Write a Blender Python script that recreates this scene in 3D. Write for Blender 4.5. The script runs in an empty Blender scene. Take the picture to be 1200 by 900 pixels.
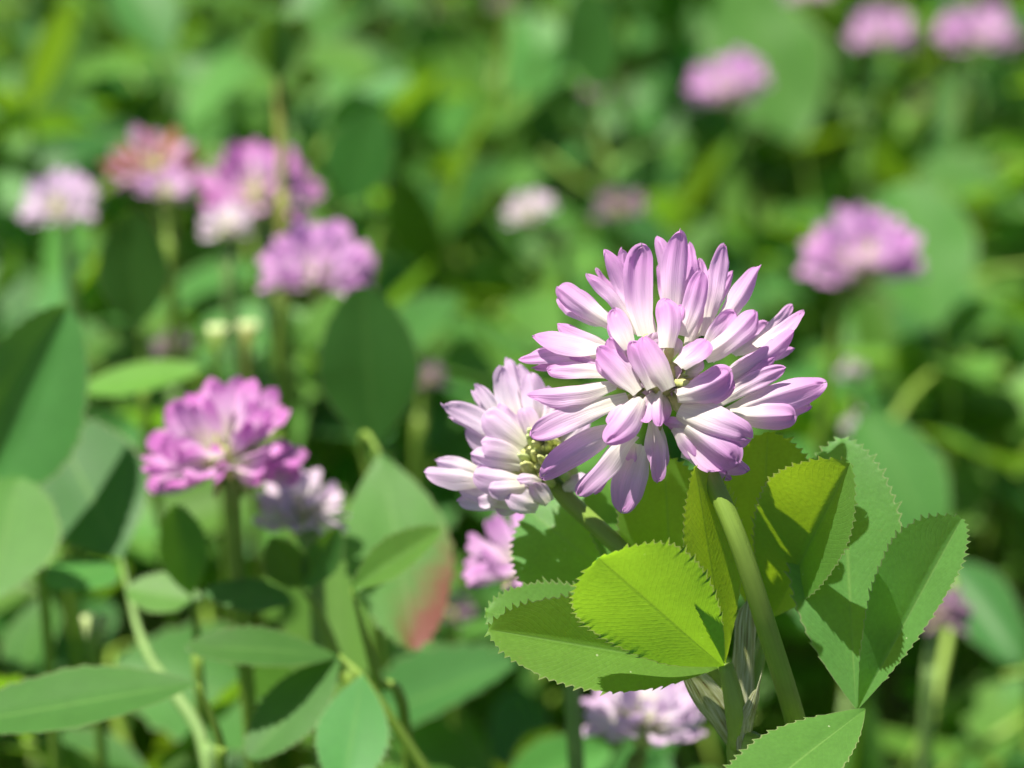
import bpy, math, random
from mathutils import Vector, Matrix, noise

# ------------------------------------------------------------------ camera, sky, sun, exposure
# A close-up of clover in a meadow: 1 unit = 1 cm (the scene's unit scale says so).
S = bpy.context.scene
S.unit_settings.system = 'METRIC'
S.unit_settings.scale_length = 0.01
col = S.collection

PITCH = math.radians(25.0)
FOCUS = 18.0
FPX = 3402.0                                     # focal length in pixels of a 1200 x 900 picture
RIGHT = Vector((1, 0, 0))
UP = Vector((0, math.sin(PITCH), math.cos(PITCH)))
BACK = Vector((0, -math.cos(PITCH), math.sin(PITCH)))
TARGET = Vector((0, 0, 19.0))
CAM = TARGET + BACK * FOCUS

cd = bpy.data.cameras.new('camera')
cam = bpy.data.objects.new('camera', cd)
col.objects.link(cam)
cam.location = CAM
cam.rotation_euler = (math.pi / 2 - PITCH, 0, 0)
cd.sensor_width = 36.0
cd.lens = 36.0 * FPX / 1200.0
cd.clip_start = 0.1
cd.clip_end = 2000.0
cd.dof.use_dof = True
cd.dof.focus_distance = 17.9
cd.dof.aperture_fstop = cd.lens * 1e-3 / (2 * 0.165)   # aperture radius 1.65 mm
S.camera = cam

SUN = Vector((-0.31, 0.0, 0.95)).normalized()   # direction towards the sun
w = bpy.data.worlds.new('World')
S.world = w
w.use_nodes = True
nt = w.node_tree
sky = nt.nodes.new('ShaderNodeTexSky')
sky.sky_type = 'NISHITA'
sky.sun_disc = False
sky.sun_elevation = math.asin(SUN.z)
sky.sun_rotation = math.atan2(SUN.x, SUN.y)
bg = nt.nodes['Background']
bg.inputs['Strength'].default_value = 0.05
nt.links.new(sky.outputs['Color'], bg.inputs['Color'])

sd = bpy.data.lights.new('sun', 'SUN')
sd.energy = 5.0
sd.angle = math.radians(0.53)
sd.color = (1.0, 0.95, 0.82)
so = bpy.data.objects.new('sun', sd)
so.rotation_euler = SUN.to_track_quat('Z', 'Y').to_euler()
so.location = (-30, 10, 60)
col.objects.link(so)

vs = S.view_settings
vs.view_transform = 'Standard'
vs.look = 'None'
vs.gamma = 1.0
vs.use_curve_mapping = False
vs.exposure = 0.95
S.cycles.max_bounces = 5
S.cycles.diffuse_bounces = 2
S.cycles.glossy_bounces = 2
S.cycles.use_adaptive_sampling = True
S.cycles.adaptive_threshold = 0.02
S.cycles.transmission_bounces = 6
S.cycles.sample_clamp_indirect = 4.0

rnd = random.Random(7)


def at(px, py, depth):
    """Point of the meadow seen at a pixel of the 1200 x 900 picture, at a given distance along the view axis (cm)."""
    return CAM - BACK * depth + RIGHT * ((px - 600) / FPX * depth) + UP * (-(py - 450) / FPX * depth)


def cdir(a, b, c):
    """A direction given as right, up, towards the camera."""
    return (RIGHT * a + UP * b + BACK * c).normalized()


# ------------------------------------------------------------------ materials
def newmat(name):
    m = bpy.data.materials.new(name)
    m.use_nodes = True
    t = m.node_tree
    for n in list(t.nodes):
        t.nodes.remove(n)
    return m, t


def N(t, kind, **kw):
    n = t.nodes.new(kind)
    for k, v in kw.items():
        if k.startswith('i_'):
            n.inputs[int(k[2:]) if k[2:].isdigit() else k[2:].replace('_', ' ')].default_value = v
        else:
            setattr(n, k, v)
    return n


def L(t, a, b):
    t.links.new(a, b)


def math_node(t, op, a, b=None, clamp=False):
    n = t.nodes.new('ShaderNodeMath')
    n.operation = op
    n.use_clamp = clamp
    for i, x in enumerate((a, b)):
        if x is None:
            continue
        if isinstance(x, (int, float)):
            n.inputs[i].default_value = x
        else:
            t.links.new(x, n.inputs[i])
    return n.outputs[0]


def mixc(t, fac, a, b, blend='MIX'):
    n = t.nodes.new('ShaderNodeMix')
    n.data_type = 'RGBA'
    n.blend_type = blend
    for sock, x in ((n.inputs[0], fac), (n.inputs[6], a), (n.inputs[7], b)):
        if isinstance(x, (int, float)):
            sock.default_value = x
        elif isinstance(x, tuple):
            sock.default_value = x if len(x) == 4 else (*x, 1)
        else:
            t.links.new(x, sock)
    return n.outputs[2]


def ramp(t, fac, stops):
    n = t.nodes.new('ShaderNodeValToRGB')
    e = n.color_ramp.elements
    while len(e) < len(stops):
        e.new(0.5)
    for el, (p, c) in zip(e, stops):
        el.position = p
        el.color = c if len(c) == 4 else (*c, 1)
    t.links.new(fac, n.inputs[0])
    return n.outputs[0]


def sheet_out(t, colour, trans_col, fac, rough, spec, bump=None, sheen=0.0):
    """A thin living sheet: reflects one colour and lets another through."""
    p = N(t, 'ShaderNodeBsdfPrincipled')
    L(t, colour, p.inputs['Base Color'])
    if isinstance(rough, (int, float)):
        p.inputs['Roughness'].default_value = rough
    else:
        L(t, rough, p.inputs['Roughness'])
    p.inputs['Specular IOR Level'].default_value = spec
    if sheen:
        p.inputs['Sheen Weight'].default_value = sheen
        p.inputs['Sheen Roughness'].default_value = 0.4
    tr = N(t, 'ShaderNodeBsdfTranslucent')
    L(t, trans_col, tr.inputs['Color'])
    mx = N(t, 'ShaderNodeMixShader')
    mx.inputs[0].default_value = fac
    L(t, p.outputs[0], mx.inputs[1])
    L(t, tr.outputs[0], mx.inputs[2])
    if bump is not None:
        L(t, bump, p.inputs['Normal'])
        L(t, bump, tr.inputs['Normal'])
    o = N(t, 'ShaderNodeOutputMaterial')
    L(t, mx.outputs[0], o.inputs['Surface'])


def leaf_material(name, top, thru, red=False, vary=1.0, fine=True, fac=0.48, spec=0.35):
    m, t = newmat(name)
    uv = N(t, 'ShaderNodeUVMap', uv_map='UVMap')
    sp = N(t, 'ShaderNodeSeparateXYZ')
    L(t, uv.outputs[0], sp.inputs[0])
    v = math_node(t, 'SUBTRACT', math_node(t, 'MULTIPLY', sp.outputs[0], 2.0), 1.0)
    a = math_node(t, 'ABSOLUTE', v)
    u = sp.outputs[1]
    tc = N(t, 'ShaderNodeTexCoord')
    nz = N(t, 'ShaderNodeTexNoise', i_Scale=2.3, i_Detail=4.0, i_Roughness=0.6)
    L(t, tc.outputs['Object'], nz.inputs['Vector'])
    nf = N(t, 'ShaderNodeTexNoise', i_Scale=38.0, i_Detail=3.0)
    L(t, tc.outputs['Object'], nf.inputs['Vector'])
    # side veins leave the midrib forwards
    wob = math_node(t, 'MULTIPLY', math_node(t, 'SUBTRACT', nz.outputs[0], 0.5), 0.10)
    ph = math_node(t, 'ADD', math_node(t, 'SUBTRACT', u, math_node(t, 'MULTIPLY', a, 0.26)), wob)
    saw = math_node(t, 'FRACT', math_node(t, 'MULTIPLY', ph, 30.0))
    tri = math_node(t, 'ABSOLUTE', math_node(t, 'SUBTRACT', saw, 0.5))          # 0 on a vein
    vein = math_node(t, 'SUBTRACT', 1.0, math_node(t, 'DIVIDE', tri, 0.13), clamp=True)
    rib = math_node(t, 'SUBTRACT', 1.0, math_node(t, 'DIVIDE', a, 0.045), clamp=True)
    marg = math_node(t, 'DIVIDE', math_node(t, 'SUBTRACT', a, 0.965), 0.03, clamp=True)
    oi = N(t, 'ShaderNodeObjectInfo')
    r = oi.outputs['Random']
    var = math_node(t, 'ADD', math_node(t, 'MULTIPLY', r, 0.5 * vary), 1.0 - 0.25 * vary)
    blot = math_node(t, 'ADD', math_node(t, 'MULTIPLY', nz.outputs[0], 0.45), 0.78)
    blot2 = math_node(t, 'ADD', math_node(t, 'MULTIPLY', nf.outputs[0], 0.3), 0.85)
    k = math_node(t, 'MULTIPLY', math_node(t, 'MULTIPLY', var, blot), blot2)
    kk = N(t, 'ShaderNodeCombineColor')
    for i in range(3):
        L(t, k, kk.inputs[i])
    # some leaves bluer, some yellower
    hue = math_node(t, 'FRACT', math_node(t, 'MULTIPLY', r, 7.31))
    basec = mixc(t, hue, (top[0] * 0.78, top[1] * 0.95, top[2] * 1.25, 1), (top[0] * 1.3, top[1] * 1.05, top[2] * 0.7, 1))
    c = mixc(t, 1.0, basec, kk.outputs[0], 'MULTIPLY')
    c = mixc(t, math_node(t, 'MULTIPLY', vein, 0.12), c, (top[0] * 2.1, top[1] * 1.55, top[2] * 2.0, 1))
    c = mixc(t, math_node(t, 'MULTIPLY', rib, 0.45), c, (top[0] * 2.8, top[1] * 1.9, top[2] * 2.2, 1))
    c = mixc(t, math_node(t, 'MULTIPLY', marg, 0.55), c, (0.42, 0.40, 0.22, 1))
    tb = mixc(t, hue, (thru[0] * 0.85, thru[1], thru[2] * 1.2, 1), (thru[0] * 1.15, thru[1], thru[2] * 0.8, 1))
    tcx = mixc(t, 1.0, tb, kk.outputs[0], 'MULTIPLY')
    tcx = mixc(t, math_node(t, 'MULTIPLY', vein, 0.10), tcx, (thru[0] * 0.55, thru[1] * 0.6, thru[2] * 0.6, 1))
    tcx = mixc(t, math_node(t, 'MULTIPLY', rib, 0.45), tcx, (thru[0] * 0.45, thru[1] * 0.5, thru[2] * 0.5, 1))
    tcx = mixc(t, math_node(t, 'MULTIPLY', marg, 0.6), tcx, (0.6, 0.55, 0.25, 1))
    if red:
        rm = math_node(t, 'ADD', math_node(t, 'SUBTRACT', u, 0.60), math_node(t, 'MULTIPLY', math_node(t, 'ADD', v, 0.1), -0.30))
        rm = math_node(t, 'ADD', rm, math_node(t, 'MULTIPLY', math_node(t, 'SUBTRACT', nz.outputs[0], 0.5), 0.5))
        rm = math_node(t, 'ADD', rm, math_node(t, 'MULTIPLY', math_node(t, 'SUBTRACT', nf.outputs[0], 0.5), 0.5))
        rm = math_node(t, 'SUBTRACT', rm, math_node(t, 'MULTIPLY', vein, 0.12))
        rm = math_node(t, 'MULTIPLY', rm, 2.8, clamp=True)
        c = mixc(t, rm, c, (0.20, 0.050, 0.035, 1))
        tcx = mixc(t, rm, tcx, (0.36, 0.10, 0.05, 1))
    if fine:
        vo = N(t, 'ShaderNodeTexVoronoi', i_Scale=7.0)
        L(t, tc.outputs['Object'], vo.inputs['Vector'])
        spk = math_node(t, 'MULTIPLY', math_node(t, 'LESS_THAN', vo.outputs['Distance'], 0.055), math_node(t, 'GREATER_THAN', nz.outputs[0], 0.5))
        c = mixc(t, math_node(t, 'MULTIPLY', spk, 0.6), c, (0.62, 0.66, 0.42, 1))
        n3 = N(t, 'ShaderNodeTexNoise', i_Scale=5.0, i_Detail=5.0, i_Roughness=0.7)
        L(t, tc.outputs['Object'], n3.inputs['Vector'])
        scar = math_node(t, 'MULTIPLY', math_node(t, 'SUBTRACT', n3.outputs[0], 0.62), 6.0, clamp=True)
        c = mixc(t, math_node(t, 'MULTIPLY', scar, 0.5), c, (0.22, 0.26, 0.06, 1))
        tcx = mixc(t, math_node(t, 'MULTIPLY', scar, 0.35), tcx, (0.30, 0.34, 0.03, 1))
    h = math_node(t, 'ADD', math_node(t, 'MULTIPLY', vein, -0.3), math_node(t, 'MULTIPLY', rib, -1.2))
    h = math_node(t, 'ADD', h, math_node(t, 'MULTIPLY', nf.outputs[0], 0.9))
    bp = None
    if fine:
        bp = N(t, 'ShaderNodeBump')
        bp.inputs['Strength'].default_value = 0.22
        bp.inputs['Distance'].default_value = 0.010
        L(t, h, bp.inputs['Height'])
    rg = math_node(t, 'ADD', math_node(t, 'MULTIPLY', nf.outputs[0], 0.18), 0.42)
    sheet_out(t, c, tcx, fac, rg, spec, bp.outputs[0] if bp else None)
    return m


def petal_material(name, base, mid, tip, thru_k=0.48, brown=0.0):
    m, t = newmat(name)
    uv = N(t, 'ShaderNodeUVMap', uv_map='UVMap')
    sp = N(t, 'ShaderNodeSeparateXYZ')
    L(t, uv.outputs[0], sp.inputs[0])
    u = sp.outputs[1]
    v = sp.outputs[0]
    tc = N(t, 'ShaderNodeTexCoord')
    oi = N(t, 'ShaderNodeObjectInfo')
    nz = N(t, 'ShaderNodeTexNoise', i_Scale=9.0, i_Detail=3.0)
    L(t, tc.outputs['Object'], nz.inputs['Vector'])
    # long fine veins: noise stretched along the petal
    cb = N(t, 'ShaderNodeCombineXYZ')
    L(t, math_node(t, 'MULTIPLY', v, 26.0), cb.inputs[0])
    L(t, math_node(t, 'MULTIPLY', u, 2.2), cb.inputs[1])
    L(t, math_node(t, 'MULTIPLY', oi.outputs['Random'], 40.0), cb.inputs[2])
    st = N(t, 'ShaderNodeTexNoise', i_Scale=1.0, i_Detail=2.5)
    L(t, cb.outputs[0], st.inputs['Vector'])
    sh = math_node(t, 'MULTIPLY', math_node(t, 'SUBTRACT', oi.outputs['Random'], 0.5), 0.22)
    fu = math_node(t, 'ADD', math_node(t, 'ADD', u, sh), math_node(t, 'MULTIPLY', math_node(t, 'SUBTRACT', st.outputs[0], 0.5), 0.22))
    c = ramp(t, fu, [(0.08, base), (0.30, tuple((a * 0.6 + b * 0.4) for a, b in zip(base, mid))), (0.52, mid), (0.90, tip)])
    lines = math_node(t, 'ADD', math_node(t, 'MULTIPLY', st.outputs[0], 0.36), 0.82)
    lc = N(t, 'ShaderNodeCombineColor')
    L(t, lines, lc.inputs[0])
    L(t, math_node(t, 'SUBTRACT', lines, math_node(t, 'MULTIPLY', math_node(t, 'SUBTRACT', 1.0, lines), 0.5)), lc.inputs[1])
    L(t, lines, lc.inputs[2])
    c = mixc(t, 1.0, c, lc.outputs[0], 'MULTIPLY')
    if brown:
        bm = math_node(t, 'MULTIPLY', math_node(t, 'GREATER_THAN', oi.outputs['Random'], 1.0 - brown), 0.85)
        c = mixc(t, bm, c, (0.42, 0.17, 0.06, 1))
    bp = N(t, 'ShaderNodeBump')
    bp.inputs['Strength'].default_value = 0.4
    bp.inputs['Distance'].default_value = 0.012
    L(t, st.outputs[0], bp.inputs['Height'])
    sheet_out(t, c, c, thru_k, 0.5, 0.25, bp.outputs[0], sheen=0.08)
    return m


def stem_material(name, c1, c2, rough=0.5, scale=4.0):
    m, t = newmat(name)
    tc = N(t, 'ShaderNodeTexCoord')
    nz = N(t, 'ShaderNodeTexNoise', i_Scale=scale, i_Detail=4.0)
    L(t, tc.outputs['Object'], nz.inputs['Vector'])
    uv = N(t, 'ShaderNodeUVMap', uv_map='UVMap')
    sp = N(t, 'ShaderNodeSeparateXYZ')
    L(t, uv.outputs[0], sp.inputs[0])
    cb = N(t, 'ShaderNodeCombineXYZ')
    L(t, math_node(t, 'MULTIPLY', sp.outputs[0], 18.0), cb.inputs[0])
    L(t, math_node(t, 'MULTIPLY', sp.outputs[1], 1.5), cb.inputs[1])
    st = N(t, 'ShaderNodeTexNoise', i_Scale=1.0, i_Detail=2.0)
    L(t, cb.outputs[0], st.inputs['Vector'])
    oi = N(t, 'ShaderNodeObjectInfo')
    f = math_node(t, 'ADD', math_node(t, 'MULTIPLY', nz.outputs[0], 0.7), math_node(t, 'MULTIPLY', oi.outputs['Random'], 0.3))
    c = ramp(t, f, [(0.3, c1), (0.75, c2)])
    c = mixc(t, math_node(t, 'MULTIPLY', st.outputs[0], 0.35), c, tuple(x * 1.7 for x in c2))
    p = N(t, 'ShaderNodeBsdfPrincipled')
    L(t, c, p.inputs['Base Color'])
    p.inputs['Roughness'].default_value = rough
    p.inputs['Specular IOR Level'].default_value = 0.35
    bp = N(t, 'ShaderNodeBump')
    bp.inputs['Strength'].default_value = 0.4
    bp.inputs['Distance'].default_value = 0.015
    L(t, st.outputs[0], bp.inputs['Height'])
    L(t, bp.outputs[0], p.inputs['Normal'])
    o = N(t, 'ShaderNodeOutputMaterial')
    L(t, p.outputs[0], o.inputs['Surface'])
    return m


def stipule_material():
    m, t = newmat('papery_stipule')
    uv = N(t, 'ShaderNodeUVMap', uv_map='UVMap')
    sp = N(t, 'ShaderNodeSeparateXYZ')
    L(t, uv.outputs[0], sp.inputs[0])
    cb = N(t, 'ShaderNodeCombineXYZ')
    L(t, math_node(t, 'MULTIPLY', sp.outputs[0], 11.0), cb.inputs[0])
    L(t, math_node(t, 'MULTIPLY', sp.outputs[1], 1.8), cb.inputs[1])
    st = N(t, 'ShaderNodeTexNoise', i_Scale=1.0, i_Detail=3.0, i_Roughness=0.7)
    L(t, cb.outputs[0], st.inputs['Vector'])
    c = ramp(t, st.outputs[0], [(0.33, (0.14, 0.08, 0.04)), (0.41, (0.28, 0.31, 0.11)), (0.52, (0.46, 0.49, 0.28)), (0.66, (0.68, 0.69, 0.56))])
    bp = N(t, 'ShaderNodeBump')
    bp.inputs['Strength'].default_value = 0.5
    bp.inputs['Distance'].default_value = 0.02
    L(t, st.outputs[0], bp.inputs['Height'])
    sheet_out(t, c, c, 0.4, 0.35, 0.5, bp.outputs[0])
    return m


def soil_material():
    m, t = newmat('soil')
    tc = N(t, 'ShaderNodeTexCoord')
    nz = N(t, 'ShaderNodeTexNoise', i_Scale=0.8, i_Detail=8.0, i_Roughness=0.65)
    L(t, tc.outputs['Object'], nz.inputs['Vector'])
    c = ramp(t, nz.outputs[0], [(0.3, (0.022, 0.016, 0.010)), (0.6, (0.07, 0.05, 0.03)), (0.8, (0.12, 0.09, 0.055))])
    p = N(t, 'ShaderNodeBsdfPrincipled')
    L(t, c, p.inputs['Base Color'])
    p.inputs['Roughness'].default_value = 0.9
    bp = N(t, 'ShaderNodeBump')
    bp.inputs['Strength'].default_value = 0.8
    bp.inputs['Distance'].default_value = 0.4
    L(t, nz.outputs[0], bp.inputs['Height'])
    L(t, bp.outputs[0], p.inputs['Normal'])
    o = N(t, 'ShaderNodeOutputMaterial')
    L(t, p.outputs[0], o.inputs['Surface'])
    return m


M = dict(
    leaf=leaf_material('clover_leaf', (0.076, 0.212, 0.042), (0.24, 0.46, 0.018), vary=1.3, fine=False, fac=0.38, spec=0.28),
    hero_leaf=leaf_material('young_clover_leaf', (0.096, 0.245, 0.056), (0.52, 0.80, 0.022), vary=0.3, spec=0.3),
    red_leaf=leaf_material('reddening_clover_leaf', (0.08, 0.22, 0.05), (0.27, 0.50, 0.03), red=True, fac=0.4),
    petal=petal_material('pink_petal', (0.86, 0.83, 0.74), (0.79, 0.55, 0.80), (0.70, 0.35, 0.71)),
    petal_pale=petal_material('pale_lilac_petal', (0.86, 0.84, 0.70), (0.81, 0.70, 0.83), (0.73, 0.52, 0.77)),
    petal_deep=petal_material('magenta_petal', (0.86, 0.83, 0.70), (0.80, 0.56, 0.79), (0.64, 0.22, 0.60)),
    petal_old=petal_material('fading_petal', (0.78, 0.60, 0.46), (0.70, 0.45, 0.62), (0.62, 0.32, 0.60), brown=0.35),
    petal_dull=petal_material('shade_dimmed_petal', (0.40, 0.32, 0.26), (0.36, 0.24, 0.34), (0.30, 0.15, 0.28)),  # shade painted into the petals: darker, greyer colour for heads standing in shadow
    petal_white=petal_material('whitish_petal', (0.84, 0.83, 0.68), (0.82, 0.74, 0.80), (0.72, 0.54, 0.73)),
    stem=stem_material('green_stem', (0.13, 0.22, 0.03), (0.21, 0.32, 0.05)),
    stem_pale=stem_material('pale_green_stem', (0.12, 0.22, 0.06), (0.20, 0.31, 0.10)),
    stem_brown=stem_material('olive_brown_stem', (0.18, 0.17, 0.04), (0.30, 0.34, 0.07)),
    calyx=stem_material('calyx', (0.34, 0.40, 0.11), (0.58, 0.60, 0.26), scale=14.0),
    bud=stem_material('whitish_green_bud', (0.30, 0.40, 0.13), (0.56, 0.62, 0.34), scale=9.0),
    stipule=stipule_material(),
    soil=soil_material(),
)


# ------------------------------------------------------------------ mesh builders
def mesh_from(name, verts, faces, uvs, mat, smooth=True):
    me = bpy.data.meshes.new(name)
    me.from_pydata([tuple(v) for v in verts], [], faces)
    if uvs:
        ul = me.uv_layers.new(name='UVMap')
        for lp in me.loops:
            ul.data[lp.index].uv = uvs[lp.vertex_index]
    if smooth:
        me.polygons.foreach_set('use_smooth', [True] * len(me.polygons))
    me.materials.append(mat)
    me.update()
    return me


def spline(pts, n):
    """Catmull-Rom through the points."""
    P = [Vector(p) for p in pts]
    if len(P) == 2:
        return [P[0].lerp(P[1], i / n) for i in range(n + 1)]
    P = [P[0] * 2 - P[1]] + P + [P[-1] * 2 - P[-2]]
    out = []
    segs = len(P) - 3
    for i in range(n + 1):
        s = i / n * segs
        k = min(int(s), segs - 1)
        f = s - k
        a, b, c, d = P[k:k + 4]
        out.append(0.5 * ((2 * b) + (c - a) * f + (2 * a - 5 * b + 4 * c - d) * f * f + (3 * b - a - 3 * c + d) * f ** 3))
    return out


def tube_geo(pts, radii, n=10, sides=8, rough=0.0):
    """Verts, faces and uvs of a tapering tube with closed ends."""
    C = spline(pts, n)
    V, F, U = [], [], []
    ref = Vector((0.3, 1, 0.2)).normalized()
    for i, c in enumerate(C):
        d = (C[min(i + 1, n)] - C[max(i - 1, 0)]).normalized()
        s = d.cross(ref).normalized()
        q = s.cross(d).normalized()
        f = i / n * (len(radii) - 1)
        k = min(int(f), len(radii) - 2)
        r = radii[k] + (radii[k + 1] - radii[k]) * (f - k)
        for j in range(sides):
            a = 2 * math.pi * j / sides
            rr = r * (1 + rough * math.sin(3 * a + i * 0.7))
            V.append(c + s * (math.cos(a) * rr) + q * (math.sin(a) * rr))
            U.append((j / sides, i / n * 4))
    for i in range(n):
        for j in range(sides):
            a, b = i * sides + j, i * sides + (j + 1) % sides
            F.append((a, b, b + sides, a + sides))
    F.append(tuple(range(sides))[::-1])
    F.append(tuple(n * sides + j for j in range(sides)))
    return V, F, U


def join_geo(parts):
    V, F, U = [], [], []
    for v, f, u in parts:
        o = len(V)
        V += v
        F += [tuple(i + o for i in x) for x in f]
        U += u
    return V, F, U


def leaflet_geo(length, width, foldl=12, foldr=12, bend=0.1, cup=0.0, twist=0.0, teeth=0, nu=12, nv=3, seed=0, obov=0.62, tooth=0.035, ripple=0.02, tipx=2.0, asym=1.0):
    """A clover leaflet: y runs from base to tip, x across, z is the upper side.
    foldl / foldr: angle of each half over the flat (degrees); bend: rise (+) of the tip; obov: where it is widest."""
    V, F, U = [], [], []
    if teeth:
        nu = teeth * 3
    hw = width / 2
    off = Vector((seed * 3.7, seed * 1.3, 0))
    for i in range(nu + 1):
        u = i / nu
        uu = 1 - (1 - u) ** 1.35                       # closer rows towards the blunt tip
        a = uu / obov if uu < obov else (uu - obov) / (1 - obov)
        if uu < obov:
            ww = math.sin(a * math.pi / 2) ** 0.92
        else:
            ww = max(0.0, 1 - a ** tipx) ** 0.62
        ww = max(ww, 0.015)
        for j in range(-nv, nv + 1):
            v = j / nv
            f = math.radians(foldl if v < 0 else foldr)
            av = abs(v)
            x = hw * ww * av * (asym if v > 0 else 1.0)
            y = length * uu
            if teeth and abs(j) == nv:
                ph = (i % 3)
                if uu > 0.14:
                    k = tooth * (0.15, -0.12, 1.0)[ph] * max(0.1, 0.85 + 1.3 * noise.noise(Vector((i * 0.83, v * 5, seed))))
                    x += k * 0.75
                    y += k * 0.9 * (1 - uu * 0.4)
            z = 0.0
            xx = math.cos(f) * x
            zz = math.sin(f) * x
            # cross curvature
            zz += -cup * hw * (av * ww) ** 2
            p = Vector((xx * (1 if v >= 0 else -1), y, zz))
            p.z += bend * length * (uu ** 2)
            r = noise.noise(Vector((p.x * 1.4, p.y * 1.4, 0)) + off) * ripple * length * (0.25 + av)
            p.z += r
            if twist:
                c, s = math.cos(twist * uu), math.sin(twist * uu)
                p.x, p.z = p.x * c - p.z * s, p.x * s + p.z * c
            V.append(p)
            U.append(((v + 1) / 2, uu))
    m = 2 * nv + 1
    for i in range(nu):
        for j in range(m - 1):
            a = i * m + j
            F.append((a, a + 1, a + m + 1, a + m))
    return V, F, U


def petal_geo(length, width, cup=0.5, bend=0.1, notch=0.04, claw=0.4, nu=9, nv=3, keel=0.0, curl=0.0, seed=0, side=0.0, crease=0.0, wav=1.0, k=0.62, tipx=2.6):
    """A spoon-shaped petal: y from claw to tip, edges turned to -z by cup, tip turned to -z by bend;
    keel folds it along the middle, crease lays long shallow furrows in it, side bends it sideways."""
    V, F, U = [], [], []
    hw = width / 2
    off = Vector((seed * 2.1, seed * 5.3, 0))
    for i in range(nu + 1):
        u = 1 - (1 - i / nu) ** 1.4
        if u < k:
            a = u / k
            ww = claw + (1 - claw) * (math.sin(a * math.pi / 2) ** 1.3)
        else:
            a = (u - k) / (1 - k)
            ww = math.sqrt(max(0.0, 1 - a ** tipx))
        ww = max(ww, 0.03)
        for j in range(-nv, nv + 1):
            v = j / nv
            av = abs(v)
            ang = max(1e-4, cup * av * (1.35 - 0.7 * u) * 1.3)
            r = hw * ww * av * (1 + 0.10 * noise.noise(Vector((u * 4, v * 0.8, seed * 1.7))))
            x = r * math.sin(ang) / ang
            z = -r * (1 - math.cos(ang)) / ang
            z += keel * hw * ww * (1 - av)
            z += crease * hw * ww * math.cos(v * 7.5 + math.sin(seed) * 1.2) * (0.25 + 0.75 * u)
            y = length * u
            if u > 0.85:
                y -= notch * length * (1 - av) ** 2 * (u - 0.85) / 0.15
                y += wav * 0.045 * length * (noise.noise(Vector((v * 2.2, seed * 3.1, 4.0))) + 0.5 * noise.noise(Vector((v * 5.5, seed * 2.1, 9.0))))
            z -= bend * length * u * u
            if curl and u > 0.7:
                z += curl * length * ((u - 0.7) / 0.3) ** 2
            p = Vector((math.copysign(x, v) + side * length * (u * u - u), y, z))
            q = noise.noise(Vector((p.x / width * 1.6, p.y / width * 0.9, 0)) + off)
            p.z += wav * q * 0.16 * width * (0.3 + av)
            V.append(p)
            U.append(((v + 1) / 2, u))
    m = 2 * nv + 1
    for i in range(nu):
        for j in range(m - 1):
            a = i * m + j
            F.append((a, a + 1, a + m + 1, a + m))
    return V, F, U


def frame(base, tip, normal):
    """Rotation+translation: local y along base>tip, local z as near the normal as can be."""
    y = (tip - base).normalized()
    z = normal - y * normal.dot(y)
    if z.length < 1e-4:
        z = Vector((0.3, -0.5, 0.8)) - y * Vector((0.3, -0.5, 0.8)).dot(y)
    z.normalize()
    x = y.cross(z)
    m = Matrix((x, y, z)).transposed().to_4x4()
    m.translation = base
    return m


# ------------------------------------------------------------------ object helpers
def tag(o, label=None, cat=None, group=None, kind=None):
    if label:
        o['label'] = label
    if cat:
        o['category'] = cat
    if group:
        o['group'] = group
    if kind:
        o['kind'] = kind


class Plant:
    """An Empty at the plant's foot; parts hang below it without rotation, so local = world - foot."""
    def __init__(self, name, foot, label, cat, group=None):
        self.foot = Vector(foot)
        self.o = bpy.data.objects.new(name, None)
        self.o.empty_display_size = 0.5
        col.objects.link(self.o)
        self.o.location = self.foot
        tag(self.o, label, cat, group)

    def link(self, name, me, mat4=None, parent=None):
        o = bpy.data.objects.new(name, me)
        col.objects.link(o)
        o.parent = parent or self.o
        if mat4 is not None:
            o.matrix_basis = Matrix.Translation(-self.foot) @ mat4
        return o

    def mesh(self, name, geo, mat, parent=None, smooth=True):
        V, F, U = geo
        return self.link(name, mesh_from(name, [v - self.foot for v in V], F, U, mat, smooth), None, parent)


# ------------------------------------------------------------------ shared meshes for the repeats
LEAFLETS = []
for i in range(12):
    LEAFLETS.append(mesh_from('leaflet', *leaflet_geo(1.0, rnd.uniform(0.50, 0.68), foldl=rnd.uniform(2, 34), foldr=rnd.uniform(2, 34),
                    bend=rnd.uniform(-0.2, 0.2), cup=rnd.uniform(-0.15, 0.25), teeth=9, nv=2, seed=i, obov=rnd.uniform(0.46, 0.62), tipx=rnd.uniform(1.5, 2.2), tooth=0.03, ripple=0.03), M['leaf']))
PETALS = {}
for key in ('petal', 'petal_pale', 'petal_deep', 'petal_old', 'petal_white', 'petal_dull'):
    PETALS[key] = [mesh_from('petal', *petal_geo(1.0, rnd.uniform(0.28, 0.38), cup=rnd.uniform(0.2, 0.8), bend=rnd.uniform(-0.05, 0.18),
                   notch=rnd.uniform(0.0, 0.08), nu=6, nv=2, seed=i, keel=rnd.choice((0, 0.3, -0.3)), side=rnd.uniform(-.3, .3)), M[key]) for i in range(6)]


def rand_perp(r, d):
    v = Vector((r.gauss(0, 1), r.gauss(0, 1), r.gauss(0, 1)))
    v -= d * v.dot(d)
    return v.normalized()


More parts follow.
